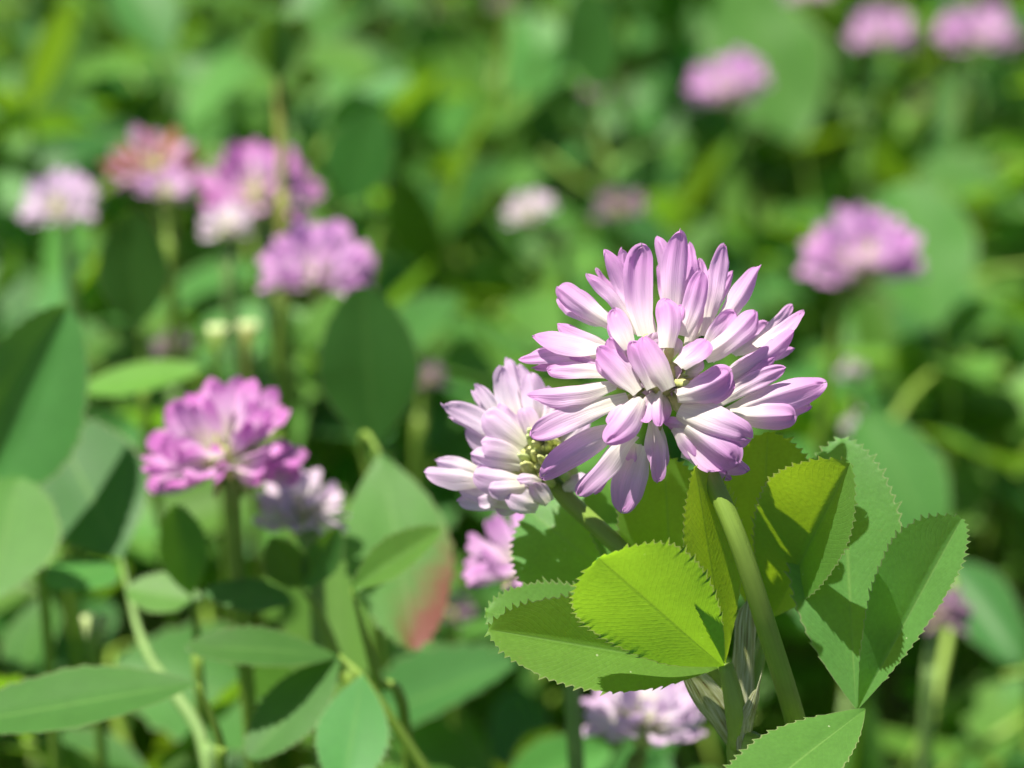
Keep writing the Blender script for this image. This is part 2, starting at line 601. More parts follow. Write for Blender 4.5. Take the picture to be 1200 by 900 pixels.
def head_geo(c, axis, r, n, rr):
    """The green core of a flower head: a knob with the calyces of the florets standing out of it."""
    s = rand_perp(rr, axis)
    q = axis.cross(s)
    parts = [tube_geo([c - axis * r * 0.45, c - axis * r * 0.2, c + axis * r * 0.15, c + axis * r * 0.34], [r * 0.1, r * 0.2, r * 0.18, r * 0.03], n=6, sides=8)]
    for k in range(n):
        th = math.acos(1 - (k + 0.5) / n * 1.35)
        ph = k * 2.39996
        d = axis * math.cos(th) + s * (math.sin(th) * math.cos(ph)) + q * (math.sin(th) * math.sin(ph))
        parts.append(tube_geo([c + d * r * 0.12, c + d * r * 0.3, c + d * r * 0.46], [r * 0.03, r * 0.055, r * 0.028], n=3, sides=5))
    return join_geo(parts)


def flower_head(pl, c, axis, radius, key='petal', n=34, spread=1.25, rr=None, fan=0.15, cut=-0.25):
    """A round clover head: florets stand out from the core, all but those under it."""
    rr = rr or rnd
    axis = axis.normalized()
    head = pl.mesh('flower_head', head_geo(c, axis, radius, 14, rr), M['calyx'])
    s = rand_perp(rr, axis)
    q = axis.cross(s)
    n = int(n * 2.1)
    for k in range(n):
        f = 0.05 + 0.95 * (k + 0.5) / n
        th = math.acos(max(-1, 1 - f * spread)) + rr.gauss(0, 0.09)
        ph = k * 2.39996 + rr.gauss(0, 0.16)
        d = axis * math.cos(th) + s * (math.sin(th) * math.cos(ph)) + q * (math.sin(th) * math.sin(ph))
        d.normalize()
        if d.dot(UP) < cut:
            continue
        ln = radius * rr.uniform(0.62, 0.84) * (0.8 + 0.3 * math.sin(th)) * (1 + fan * (d.dot(UP) - 0.4))
        b = c + d * radius * 0.2
        nrm = (axis + d * 0.2 + rand_perp(rr, d) * 0.45)
        m4 = frame(b, b + d * ln, nrm) @ Matrix.Diagonal((ln * rr.uniform(0.9, 1.25), ln, ln, 1))
        pl.link('petal', rr.choice(PETALS[key]), m4, head)
    return head


def auto_leaf(pl, start, centre, normal, az, size, rr, petr=0.05, name='leaf', mat=None):
    """Petiole from start to centre, with three leaflets."""
    mid = start.lerp(centre, 0.55) + Vector((rr.gauss(0, 0.25), rr.gauss(0, 0.25), 0.25))
    pet = pl.mesh(name, tube_geo([start, mid, centre], [petr * 1.2, petr, petr * 0.7], n=6, sides=6), M['stem'])
    n = normal.normalized()
    e = Vector((math.cos(az), math.sin(az), 0))
    e = (e - n * e.dot(n)).normalized()
    f = n.cross(e)
    for k, da in enumerate((0, 1, -1)):
        an = da * rr.uniform(1.25, 1.75) + rr.gauss(0, 0.1)
        lift = math.radians(rr.gauss(12, 13))
        d = (e * math.cos(an) + f * math.sin(an)) * math.cos(lift) + n * math.sin(lift)
        nn = n * math.cos(lift) - (e * math.cos(an) + f * math.sin(an)) * math.sin(lift) + rand_perp(rr, d) * 0.22
        ln = size * rr.uniform(0.88, 1.08)
        m4 = frame(centre + d * 0.04, centre + d, nn) @ Matrix.Diagonal((ln * rr.uniform(0.9, 1.15), ln, ln, 1))
        pl.link('leaflet', rr.choice(LEAFLETS), m4, pet)
    return pet


# ------------------------------------------------------------------ the ground
def build_ground():
    n = 60
    V, F, U = [], [], []
    x0, x1, y0, y1 = -150.0, 150.0, -60.0, 400.0
    for i in range(n + 1):
        for j in range(n + 1):
            x = x0 + (x1 - x0) * i / n
            y = y0 + (y1 - y0) * j / n
            V.append(Vector((x, y, noise.noise(Vector((x * 0.12, y * 0.12, 0))) * 0.7 - 0.4)))
            U.append((i / n, j / n))
    for i in range(n):
        for j in range(n):
            a = i * (n + 1) + j
            F.append((a, a + n + 1, a + n + 2, a + 1))
    g = bpy.data.objects.new('ground', mesh_from('ground', V, F, U, M['soil']))
    col.objects.link(g)
    tag(g, 'dark brown soil under the clover', 'ground', kind='structure')


build_ground()


def ground_under(p, dx=0.0, dy=0.6):
    return Vector((p.x + dx, p.y + dy, -0.3))


# ------------------------------------------------------------------ the clover in focus
hero = Plant('flowering_clover', ground_under(at(905, 1000, 18.5), 0.3, 0.4),
             'tall clover with a large open pink flower, a smaller lilac one and toothed leaves', 'clover')


def hero_petals(head, rows, mat, rr, centre, dz, comp=1.0):
    """Petals laid out one by one; behind most of them a second, slimmer petal of the same floret."""
    full = []
    for row in rows:
        full.append((row, 1.0, 0.0, 0.0, 1.0))
        if rr.random() < comp:
            full.append((row, rr.uniform(.72, .98), rr.choice((-1, 1)) * rr.uniform(6, 15), rr.uniform(.05, .13), rr.uniform(.6, .85)))
    for (bx, by, bd, tx, ty, td, wpx, cup, bend, roll, curl), kl, turn, back, kw in full:
        b = at(bx, by, dz + bd + back)
        tp = at(tx, ty, dz + td + back)
        tp = b + Matrix.Rotation(math.radians(turn), 3, BACK) @ (tp - b) * kl
        ln = (tp - b).length
        wd = wpx / FPX * (dz + bd)
        d = (tp - b).normalized()
        nrm = BACK * 0.8 + SUN * 0.45 + (0.5 * (b + tp) - centre).normalized() * 0.2
        nrm = nrm - d * nrm.dot(d)
        nrm.normalize()
        nrm = Matrix.Rotation(math.radians(roll + rr.gauss(0, 18)), 3, d) @ nrm
        V, F, U = petal_geo(ln * 1.02, wd * kw * rr.uniform(0.92, 1.14), cup=cup * rr.uniform(0.3, 0.8), bend=bend, notch=rr.choice((-0.03, 0.0, 0.05, 0.1)), nu=18, nv=8,
                            claw=rr.uniform(0.45, 0.65), curl=curl, seed=rr.randint(0, 99), keel=rr.choice((0.1, 0.35, -0.15, -0.4, 0.5)),
                            side=rr.uniform(-.32, .32), crease=rr.uniform(.04, .13), k=rr.uniform(.45, .7), tipx=rr.uniform(2.1, 3.4), wav=1.3)
        m4 = frame(b, tp, nrm)
        hero.link('petal', mesh_from('petal', V, F, U, mat), m4, head)


def build_hero():
    rr = random.Random(3)
    # ---- big flower: petals as base x, y, depth offset > tip x, y, depth offset, width, cup, bend, roll, curl
    D = 18.0
    c1 = at(778, 448, D + 0.05)
    ax1 = cdir(-0.25, 0.35, 0.9)
    head = hero.mesh('flower_head', head_geo(c1, ax1, 0.72, 22, rr), M['calyx'])
    P = [
        (716, 408, .00, 627, 389, .08, 33, .7, .05, 8, 0), (716, 380, .02, 656, 337, .10, 28, .8, .0, 10, 0),
        (748, 390, .00, 690, 323, .02, 20, 1.1, .0, -10, 0), (753, 384, .06, 709, 297, .14, 25, 1.0, -.05, 25, 0),
        (758, 394, -.04, 752, 288, .05, 31, .5, -.05, -12, 0), (782, 385, .14, 775, 311, .30, 24, .7, .0, 0, 0),
        (789, 384, .00, 796, 275, .06, 31, .8, -.04, 12, 0), (800, 384, .10, 807, 287, .2, 18, .8, 0, 30, 0),
        (801, 394, -.10, 822, 319, -.10, 27, .8, .05, 14, 0), (815, 394, .14, 820, 305, .22, 24, 1.0, 0, 0, 0),
        (827, 394, .02, 848, 288, .12, 24, 1.4, 0, 35, 0), (838, 394, .08, 888, 316, .16, 28, 1.2, 0, 25, 0),
        (824, 418, -.12, 885, 364, -.06, 36, .8, .06, 8, 0), (884, 404, .12, 941, 364, .2, 21, .9, 0, 10, 0),
        (842, 447, .00, 928, 389, .1, 27, 1.0, 0, 15, 0), (858, 414, .2, 898, 376, .3, 28, .8, .1, 0, 0),
        (884, 416, .2, 929, 408, .3, 15, .9, 0, 0, 0), (795, 428, -.28, 822, 394, -.42, 35, .9, .15, -10, 0),
        (781, 408, -.16, 780, 349, -.24, 31, .8, .2, 0, 0), (738, 408, -.18, 718, 362, -.26, 26, .8, .2, 0, 0),
        (786, 455, -.26, 757, 394, -.46, 38, 1.1, .12, 6, 0), (764, 455, -.24, 741, 400, -.42, 28, 1.0, .1, -14, 0),
        (748, 459, -.18, 703, 407, -.30, 33, .9, .08, 10, 0), (702, 416, .02, 609, 417, .12, 26, .6, .04, 4, 0),
        (710, 436, -.04, 642, 432, -.02, 26, .8, .08, 14, 0), (722, 450, -.08, 618, 460, -.04, 30, .8, .06, -6, 0),
        (736, 466, -.12, 624, 508, -.14, 37, 1.0, .06, 6, .0), (750, 467, -.22, 712, 515, -.40, 36, .7, .08, -8, 0),
        (726, 502, -.02, 635, 559, .00, 36, .8, .04, 0, 0), (742, 508, -.04, 676, 577, .02, 36, .8, .05, 4, 0),
        (752, 522, -.02, 729, 599, .02, 38, .7, .05, 0, 0), (766, 494, -.14, 763, 562, -.14, 38, .8, .1, 8, 0),
        (774, 459, -.20, 773, 498, -.36, 20, 1.2, 0, -12, 0), (768, 460, -.18, 756, 492, -.32, 20, .8, .1, 6, 0),
        (793, 464, -.24, 857, 433, -.34, 38, .9, .12, 14, 0), (840, 474, -.06, 919, 432, .0, 22, 1.2, 0, 12, 0),
        (853, 484, .02, 966, 447, .04, 35, .9, .05, 14, 0), (855, 486, -.04, 931, 487, -.02, 31, 1.0, .0, 0, 0),
        (795, 484, -.20, 872, 517, -.36, 46, .9, .15, 20, 0), (806, 500, -.22, 862, 539, -.36, 42, .8, .15, -6, 0),
        (791, 500, -.16, 815, 536, -.24, 25, .9, .1, 0, 0), (800, 528, -.06, 876, 551, -.14, 30, .9, .0, -10, 0),
        (862, 452, .08, 888, 422, .1, 16, 1.0, 0, 0, 0), (806, 500, -.14, 778, 494, -.22, 14, 1.0, 0, 0, 0),
        (838, 470, -.06, 819, 458, -.14, 24, .8, .1, 0, 0), (745, 520, .02, 742, 546, .04, 26, .8, .1, 0, 0),
        (735, 430, -.14, 716, 398, -.18, 26, .8, .15, 0, 0), (830, 420, .1, 860, 372, .18, 26, .9, 0, 0, 0),
        (735, 440, -.02, 668, 410, .04, 26, .7, .05, 0, 0), (806, 405, .04, 834, 335, .12, 22, .9, 0, 0, 0),
        (765, 400, .02, 735, 330, .1, 26, .8, 0, 0, 0), (850, 440, .06, 905, 400, .1, 22, .9, 0, 0, 0),
    ]
    P = [(bx, by, bd - (.06 if ty < by and td < bd - .05 else 0), tx, ty, (bd - .02 + (td - bd) * .1) if ty < by and td < bd - .05 else td, *r) for bx, by, bd, tx, ty, td, *r in P]
    hero_petals(head, P, M['petal'], rr, c1, D, 0.9)
    P = []
    for k in range(18):                                # short young florets packed in the middle
        a = k * 2.4
        r0 = 8 + 26 * math.sqrt(k / 16)
        bx, by = 772 + math.cos(a) * r0, 440 + math.sin(a) * r0 * 0.9
        P.append((bx, by, -.02, bx + math.cos(a) * rr.uniform(10, 24), by + math.sin(a) * rr.uniform(10, 22) - 8, -.20 + r0 * .003, rr.uniform(16, 24), .9, .1, rr.gauss(0, 20), 0))
    hero_petals(head, P, M['petal_white'], rr, c1, D, 0.4)
    # ---- the smaller lilac flower behind it
    D2 = 18.75
    c2 = at(640, 540, D2 + 0.1)
    head2 = hero.mesh('flower_head', head_geo(c2, cdir(-0.55, 0.3, 0.7), 0.62, 18, rr), M['calyx'])
    Q = [
        (575, 563, .0, 501, 551, -.05, 30, .9, .08, 10, 0), (602, 524, .0, 522, 475, .0, 31, .9, .0, 10, 0),
        (592, 503, .05, 558, 451, .1, 19, 1.1, 0, 20, 0), (612, 508, -.02, 587, 431, .06, 31, .7, 0, 0, 0),
        (614, 494, .1, 596, 421, .16, 18, .9, 0, 15, 0), (623, 513, .0, 622, 438, .05, 29, .7, 0, 0, 0),
        (616, 522, -.1, 571, 485, -.16, 32, .8, .1, 0, 0), (613, 536, -.1, 568, 516, -.16, 28, .8, .1, 0, 0),
        (610, 546, -.08, 555, 534, -.12, 26, .8, .1, 0, 0), (608, 564, -.12, 558, 554, -.2, 32, .9, .1, 0, 0),
        (604, 592, .0, 538, 571, -.02, 28, .8, .0, 0, 0), (614, 570, -.14, 576, 572, -.22, 28, .8, .1, 0, 0),
        (630, 593, -.1, 594, 575, -.18, 30, .8, .1, 0, 0), (634, 563, -.2, 609, 560, -.3, 19, .9, .1, 0, 0),
        (643, 590, -.18, 625, 569, -.28, 25, .9, .1, 0, 0), (634, 514, .0, 642, 455, .05, 27, .7, .0, 0, 0),
        (644, 518, .0, 665, 466, .05, 27, .7, 0, 0, 0), (660, 572, -.05, 688, 560, -.08, 22, .9, .1, 0, 0),
        (585, 580, .0, 560, 585, .02, 24, .8, .0, 0, 0), (600, 540, .04, 548, 505, .06, 28, .8, .0, 0, 0),
        (616, 518, .05, 604, 455, .12, 26, .8, 0, 0, 0), (655, 530, .08, 690, 490, .14, 26, .8, 0, 0, 0),
        (612, 590, .06, 580, 592, .08, 24, .8, 0, 0, 0), (630, 520, -.05, 612, 480, -.1, 28, .8, .1, 0, 0),
    ]
    hero_petals(head2, Q, M['petal_pale'], rr, c2, D2, 1.0)
    for k in range(26):                                # unopened florets in the middle of the small flower
        x, y = rr.gauss(640, 13), rr.gauss(538, 13)
        b = at(x + 6, y + 2, D2 + 0.0)
        t = at(x - rr.uniform(2, 8), y - rr.uniform(6, 12), D2 - rr.uniform(0.18, 0.34))
        hero.mesh('floret_bud', tube_geo([b, b.lerp(t, 0.5), t], [0.022, 0.036, 0.012], n=5, sides=7), M['calyx' if k % 3 else 'bud'], head2)
    # ---- stalks
    hero.mesh('flower_stalk', tube_geo([at(800, 490, 18.0), at(828, 548, 17.9), at(864, 632, 17.84), at(902, 745, 18.05), at(938, 868, 18.5), at(968, 1000, 18.8), at(950, 1120, 18.9)],
                                       [.045, .06, .063, .066, .068, .07, .07], n=28, sides=14, rough=0.04), M['stem'])
    hero.mesh('flower_stalk', tube_geo([at(640, 556, 18.8), at(664, 584, 18.75), at(700, 618, 18.7), at(740, 656, 18.66), at(800, 720, 18.6), at(862, 840, 18.45)],
                                       [.05, .06, .058, .058, .06, .06], n=20, sides=12, rough=0.04), M['stem'])
    hero.mesh('stem', tube_geo([at(866, 850, 18.36), at(870, 900, 18.4), at(905, 1000, 18.5), hero.foot + Vector((0.2, -0.2, 8)), hero.foot],
                               [.075, .085, .095, .11, .13], n=24, sides=12, rough=0.05), M['stem'])
    # ---- leaves
    def leaf(pts, radii, leaflets, mat='hero_leaf'):
        p = hero.mesh('leaf', tube_geo(pts, radii, n=12, sides=10, rough=0.05), M['stem'])
        for i, (bx, by, bd, tx, ty, td, wpx, nrm, fl, fr, bend, cup, kw) in enumerate(leaflets):
            b, tp = at(bx, by, bd), at(tx, ty, td)
            ln = (tp - b).length
            V, F, U = leaflet_geo(ln * 1.0, wpx / FPX * bd, foldl=fl, foldr=fr, bend=bend, cup=cup, teeth=27, nv=8, seed=i + bx * 0.01,
                                  tooth=0.034, ripple=0.028, **kw)
            hero.link('leaflet', mesh_from('leaflet', V, F, U, M[mat]), frame(b, tp, nrm), p)
        return p
    # cup-shaped leaf at the node: its near leaflets lean to the viewer and show their undersides, lit through
    leaf([at(870, 874, 18.34), at(862, 830, 18.28), at(850, 779, 18.25)], [.085, .07, .05], [
        (848, 781, 18.25, 700, 652, 17.45, 150, cdir(.25, -.66, .7), 6, 6, .0, .12, dict(obov=.70, tipx=2.2)),
        (852, 777, 18.25, 814, 546, 17.75, 108, cdir(.72, -.45, .55), 20, 5, .0, .1, dict(obov=.56)),
        (842, 783, 18.25, 573, 738, 17.95, 118, cdir(.0, -.05, 1), 42, 14, .0, .08, dict(obov=.58)),
    ])
    # the leaf behind, upper sides up
    leaf([at(864, 860, 18.4), at(830, 790, 18.75), at(790, 735, 18.9)], [.06, .055, .045], [
        (785, 735, 18.9, 620, 594, 19.35, 170, cdir(-.2, .6, .77), 10, 10, -.05, .05, {}),
        (788, 733, 18.95, 704, 548, 19.3, 112, cdir(.35, .1, .9), 20, 10, .0, .05, {}),
        (790, 733, 18.95, 778, 535, 18.6, 116, cdir(-.1, -.5, .8), 10, 14, .0, .05, {}),
    ])
    leaf([at(866, 862, 18.4), at(850, 800, 18.5), at(800, 758, 18.55)], [.05, .045, .04], [
        (800, 762, 18.55, 570, 716, 18.4, 104, cdir(-.1, .62, .78), 6, 16, .0, .05, {}),
    ])
    # leaf on the far side of the stalk
    leaf([at(868, 866, 18.42), at(885, 790, 18.75), at(900, 728, 18.95)], [.055, .045, .04], [
        (890, 728, 19.0, 899, 503, 18.55, 128, cdir(.05, -.6, .8), 14, 14, .02, .05, dict(obov=.64)),
        (906, 724, 18.85, 996, 543, 17.78, 150, cdir(-.25, -.68, .7), 0, 62, .0, .05, dict(obov=.70, asym=.85)),
    ])
    # the leaf beside it on its own stalk
    leaf([at(915, 1010, 18.9), at(950, 935, 18.8), at(978, 884, 18.6), at(1003, 836, 18.36)], [.07, .062, .06, .035], [
        (1003, 830, 18.28, 985, 512, 18.55, 140, cdir(-.22, .42, .87), 10, 12, -.04, .08, dict(obov=.54)),
        (1006, 830, 18.27, 1127, 608, 18.2, 132, cdir(.28, .22, .93), 14, 60, .0, .05, dict(obov=.74, asym=.55)),
        (1014, 832, 18.22, 836, 962, 17.1, 112, cdir(-.15, .85, .5), 8, 26, -.05, .1, dict(obov=.54)),
    ])
    # papery sheaths round the node
    for (bx, by, bd, tx, ty, td, wpx, nrm, cup) in (
            (873, 880, 18.44, 882, 704, 18.5, 46, cdir(.45, .1, .85), 1.2), (864, 878, 18.42, 804, 784, 18.3, 46, cdir(-.35, .1, .9), 1.2),
            (876, 882, 18.24, 890, 808, 18.22, 34, cdir(.7, .0, .7), 1.4)):
        b, tp = at(bx, by, bd), at(tx, ty, td)
        V, F, U = petal_geo((tp - b).length, wpx / FPX * bd * 1.2, cup=cup, bend=0.02, notch=-0.35, claw=0.9, nu=16, nv=6, seed=bx, crease=.04, k=.45, tipx=1.5)
        hero.link('stipule', mesh_from('stipule', V, F, U, M['stipule']), frame(b, tp, nrm))


build_hero()

# ------------------------------------------------------------------ other flowering clovers
#  px, py, depth, radius cm, axis(cam), palette, florets, spread, stalk way points (px, py, depth), label
FL = [
    (264, 546, 22.0, .62, (-.15, .62, .77), 'petal_deep', 44, 1.1, [(278, 575, 22.05), (277, 660, 22.2)],
     'bright magenta-pink clover head with a white middle on a stout green stalk'),
    (352, 606, 22.6, .38, (.1, .75, .6), 'petal_white', 30, 1.1, [(360, 640, 22.7), (372, 700, 22.8)],
     'small whitish lilac clover head with green calyx beside the bright magenta one'),
    (374, 330, 27.0, .56, (.1, .6, .8), 'petal', 38, 1.1, [(360, 355, 27.1), (330, 440, 27.3)],
     'pink clover head leaning on a pale slanted stalk above the broad dark leaf'),
    (302, 236, 30.0, .64, (0, .7, .7), 'petal_deep', 38, 1.15, [(315, 270, 30.1), (320, 400, 30.3)],
     'pink clover head crossed by a bare olive stalk'),
    (180, 205, 30.0, .54, (.05, .75, .6), 'petal_old', 30, 1.5, [(190, 250, 30.1), (200, 350, 30.3)],
     'fading clover head with brownish orange florets below its pink top'),
    (72, 250, 30.5, .46, (-.3, .6, .7), 'petal_pale', 34, 1.2, [(80, 300, 30.6), (90, 400, 30.8)],
     'pale lilac clover head next to the fading brownish one'),
    (193, 228, 29.5, .30, (.2, .6, .7), 'petal', 24, 1.3, [(200, 270, 29.6), (205, 380, 29.8)],
     'small pale pink clover head just under the fading brownish one'),
    (268, 270, 29.0, .30, (0, .8, .5), 'petal_white', 22, 1.2, [(270, 300, 29.1), (275, 400, 29.3)],
     'little white clover head below the stalk-crossed pink head'),
    (856, 112, 38.0, .60, (-.45, .72, .5), 'petal', 38, 1.05, [(870, 170, 38.3), (880, 260, 38.6)],
     'pink clover head tilted sideways, alone against plain green leaves'),
    (1033, 48, 42.0, .52, (0, .7, .7), 'petal', 34, 1.1, [(1025, 80, 42.2), (1020, 160, 42.5)],
     'smaller of two pale pink clover heads standing together'),
    (1146, 50, 42.0, .62, (.1, .7, .7), 'petal', 36, 1.2, [(1135, 90, 42.2), (1125, 170, 42.5)],
     'larger of two pale pink clover heads standing together'),
    (947, -4, 44.0, .40, (0, .9, .3), 'petal', 26, 1.2, [(947, 50, 44.2), (950, 120, 44.5)],
     'pink clover head mostly cut off at the far edge of the view'),
    (1012, 315, 32.0, .70, (.0, .7, .7), 'petal', 40, 1.1, [(1000, 345, 32.1), (980, 400, 32.3)],
     'half-round pink clover head on a pale stalk before a broad green leaf'),
    (622, 254, 34.0, .34, (-.4, .7, .5), 'petal_white', 20, 1.1, [(650, 275, 34.1), (665, 330, 34.3)],
     'narrow whitish clover head lying among bright leaves behind the big flower'),
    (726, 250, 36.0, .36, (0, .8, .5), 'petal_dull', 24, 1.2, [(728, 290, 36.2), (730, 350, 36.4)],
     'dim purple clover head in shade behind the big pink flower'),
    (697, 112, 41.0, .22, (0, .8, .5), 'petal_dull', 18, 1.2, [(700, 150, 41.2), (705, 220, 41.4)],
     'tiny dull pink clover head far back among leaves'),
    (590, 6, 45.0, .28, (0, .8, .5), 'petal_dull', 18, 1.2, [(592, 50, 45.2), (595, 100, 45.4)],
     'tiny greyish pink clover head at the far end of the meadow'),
    (618, 672, 21.6, .50, (-.3, .6, .7), 'petal', 24, 1.1, [(650, 700, 21.8), (670, 800, 22)],
     'pink clover head half hidden behind a toothed leaf tip'),
    (754, 852, 22.6, .50, (0, .75, .65), 'petal_pale', 34, 1.2, [(748, 895, 22.7), (742, 980, 22.9)],
     'pale lilac-pink clover head low under the big toothed leaves'),
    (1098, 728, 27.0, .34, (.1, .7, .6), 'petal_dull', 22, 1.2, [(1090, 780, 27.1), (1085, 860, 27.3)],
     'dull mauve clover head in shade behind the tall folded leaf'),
    (1001, 440, 33.0, .20, (0, .8, .5), 'petal_white', 16, 1.2, [(1003, 470, 33.1), (1005, 560, 33.3)],
     'very small pale clover head beyond the big pink flower'),
    (1007, 505, 31.0, .22, (0, .8, .5), 'petal_white', 16, 1.2, [(1010, 540, 31.1), (1015, 620, 31.3)],
     'very small greyish clover head over the tip of the tall leaf'),
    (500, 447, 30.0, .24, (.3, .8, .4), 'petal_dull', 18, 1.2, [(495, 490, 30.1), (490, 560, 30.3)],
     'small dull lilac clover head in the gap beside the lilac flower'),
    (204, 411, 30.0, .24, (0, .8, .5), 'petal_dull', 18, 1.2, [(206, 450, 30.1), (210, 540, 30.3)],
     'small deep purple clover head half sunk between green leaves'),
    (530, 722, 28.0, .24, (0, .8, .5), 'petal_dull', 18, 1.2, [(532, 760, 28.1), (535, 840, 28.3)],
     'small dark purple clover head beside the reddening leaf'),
]
REFS = ['bright magenta-pink clover head', 'small whitish lilac head', 'leaning pink clover head', 'pink head crossed by a bare stalk', 'fading brownish-orange head', 'pale lilac head beside the brownish one', 'small pale pink head under the brownish one', 'little white clover head', 'pink head tilted sideways, alone', 'smaller of the paired pale pink heads', 'larger of the paired pale pink heads', 'pink head cut off by the view', 'half-round pink clover head', 'narrow whitish head among bright leaves', 'dim purple head behind the big flower', 'tiny dull pink head far back', 'tiny greyish pink head at the far end', 'pink head behind a toothed leaf tip', 'pale lilac-pink head under toothed leaves', 'dull mauve head behind the folded leaf', 'very small pale head beyond the big flower', 'very small greyish head over the tall leaf', 'small dull lilac head in the gap', 'small deep purple head between leaves', 'small dark purple head by the reddening leaf']
FEET = []                                             # where the flowering ones stand
for i, (px, py, dep, rad, ax, key, n, spread, way, label) in enumerate(FL):
    c = at(px, py, dep)
    pts = [c - cdir(*ax) * rad * 0.35] + [at(*q) for q in way]
    foot = ground_under(pts[-1], rnd.gauss(0, 0.6), rnd.uniform(0.2, 1.2))
    pl = Plant('flowering_clover', foot, label, 'clover', 'clovers in flower across the meadow')
    rr = random.Random(100 + i)
    pts = pts + [pts[-1].lerp(foot, 0.45) + Vector((rr.gauss(0, .2), 0, 0)), foot]
    pl.mesh('flower_stalk', tube_geo(pts, [.05, .062, .066, .07, .075], n=22, sides=8), M['stem' if i % 2 == 0 else 'stem_pale'])
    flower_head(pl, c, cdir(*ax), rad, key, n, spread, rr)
    # a leaf or two on the same plant, lower than the flower
    for k in range(2):
        s = pts[-2].lerp(pts[-3], rr.random())
        a = rr.uniform(0, 6.28)
        ce = s + Vector((math.cos(a) * 1.8, abs(math.sin(a)) * 1.8 + 0.4, rr.uniform(0.2, 1.0)))
        ce.z = min(ce.z, 12.8)
        auto_leaf(pl, s, ce, Vector((rr.gauss(0, .3), rr.gauss(-.1, .3), 1)), rr.uniform(0, 6.28), rr.uniform(1.5, 2.1), rr)
    FEET.append((pts[-2].x, pts[-2].y, REFS[i]))

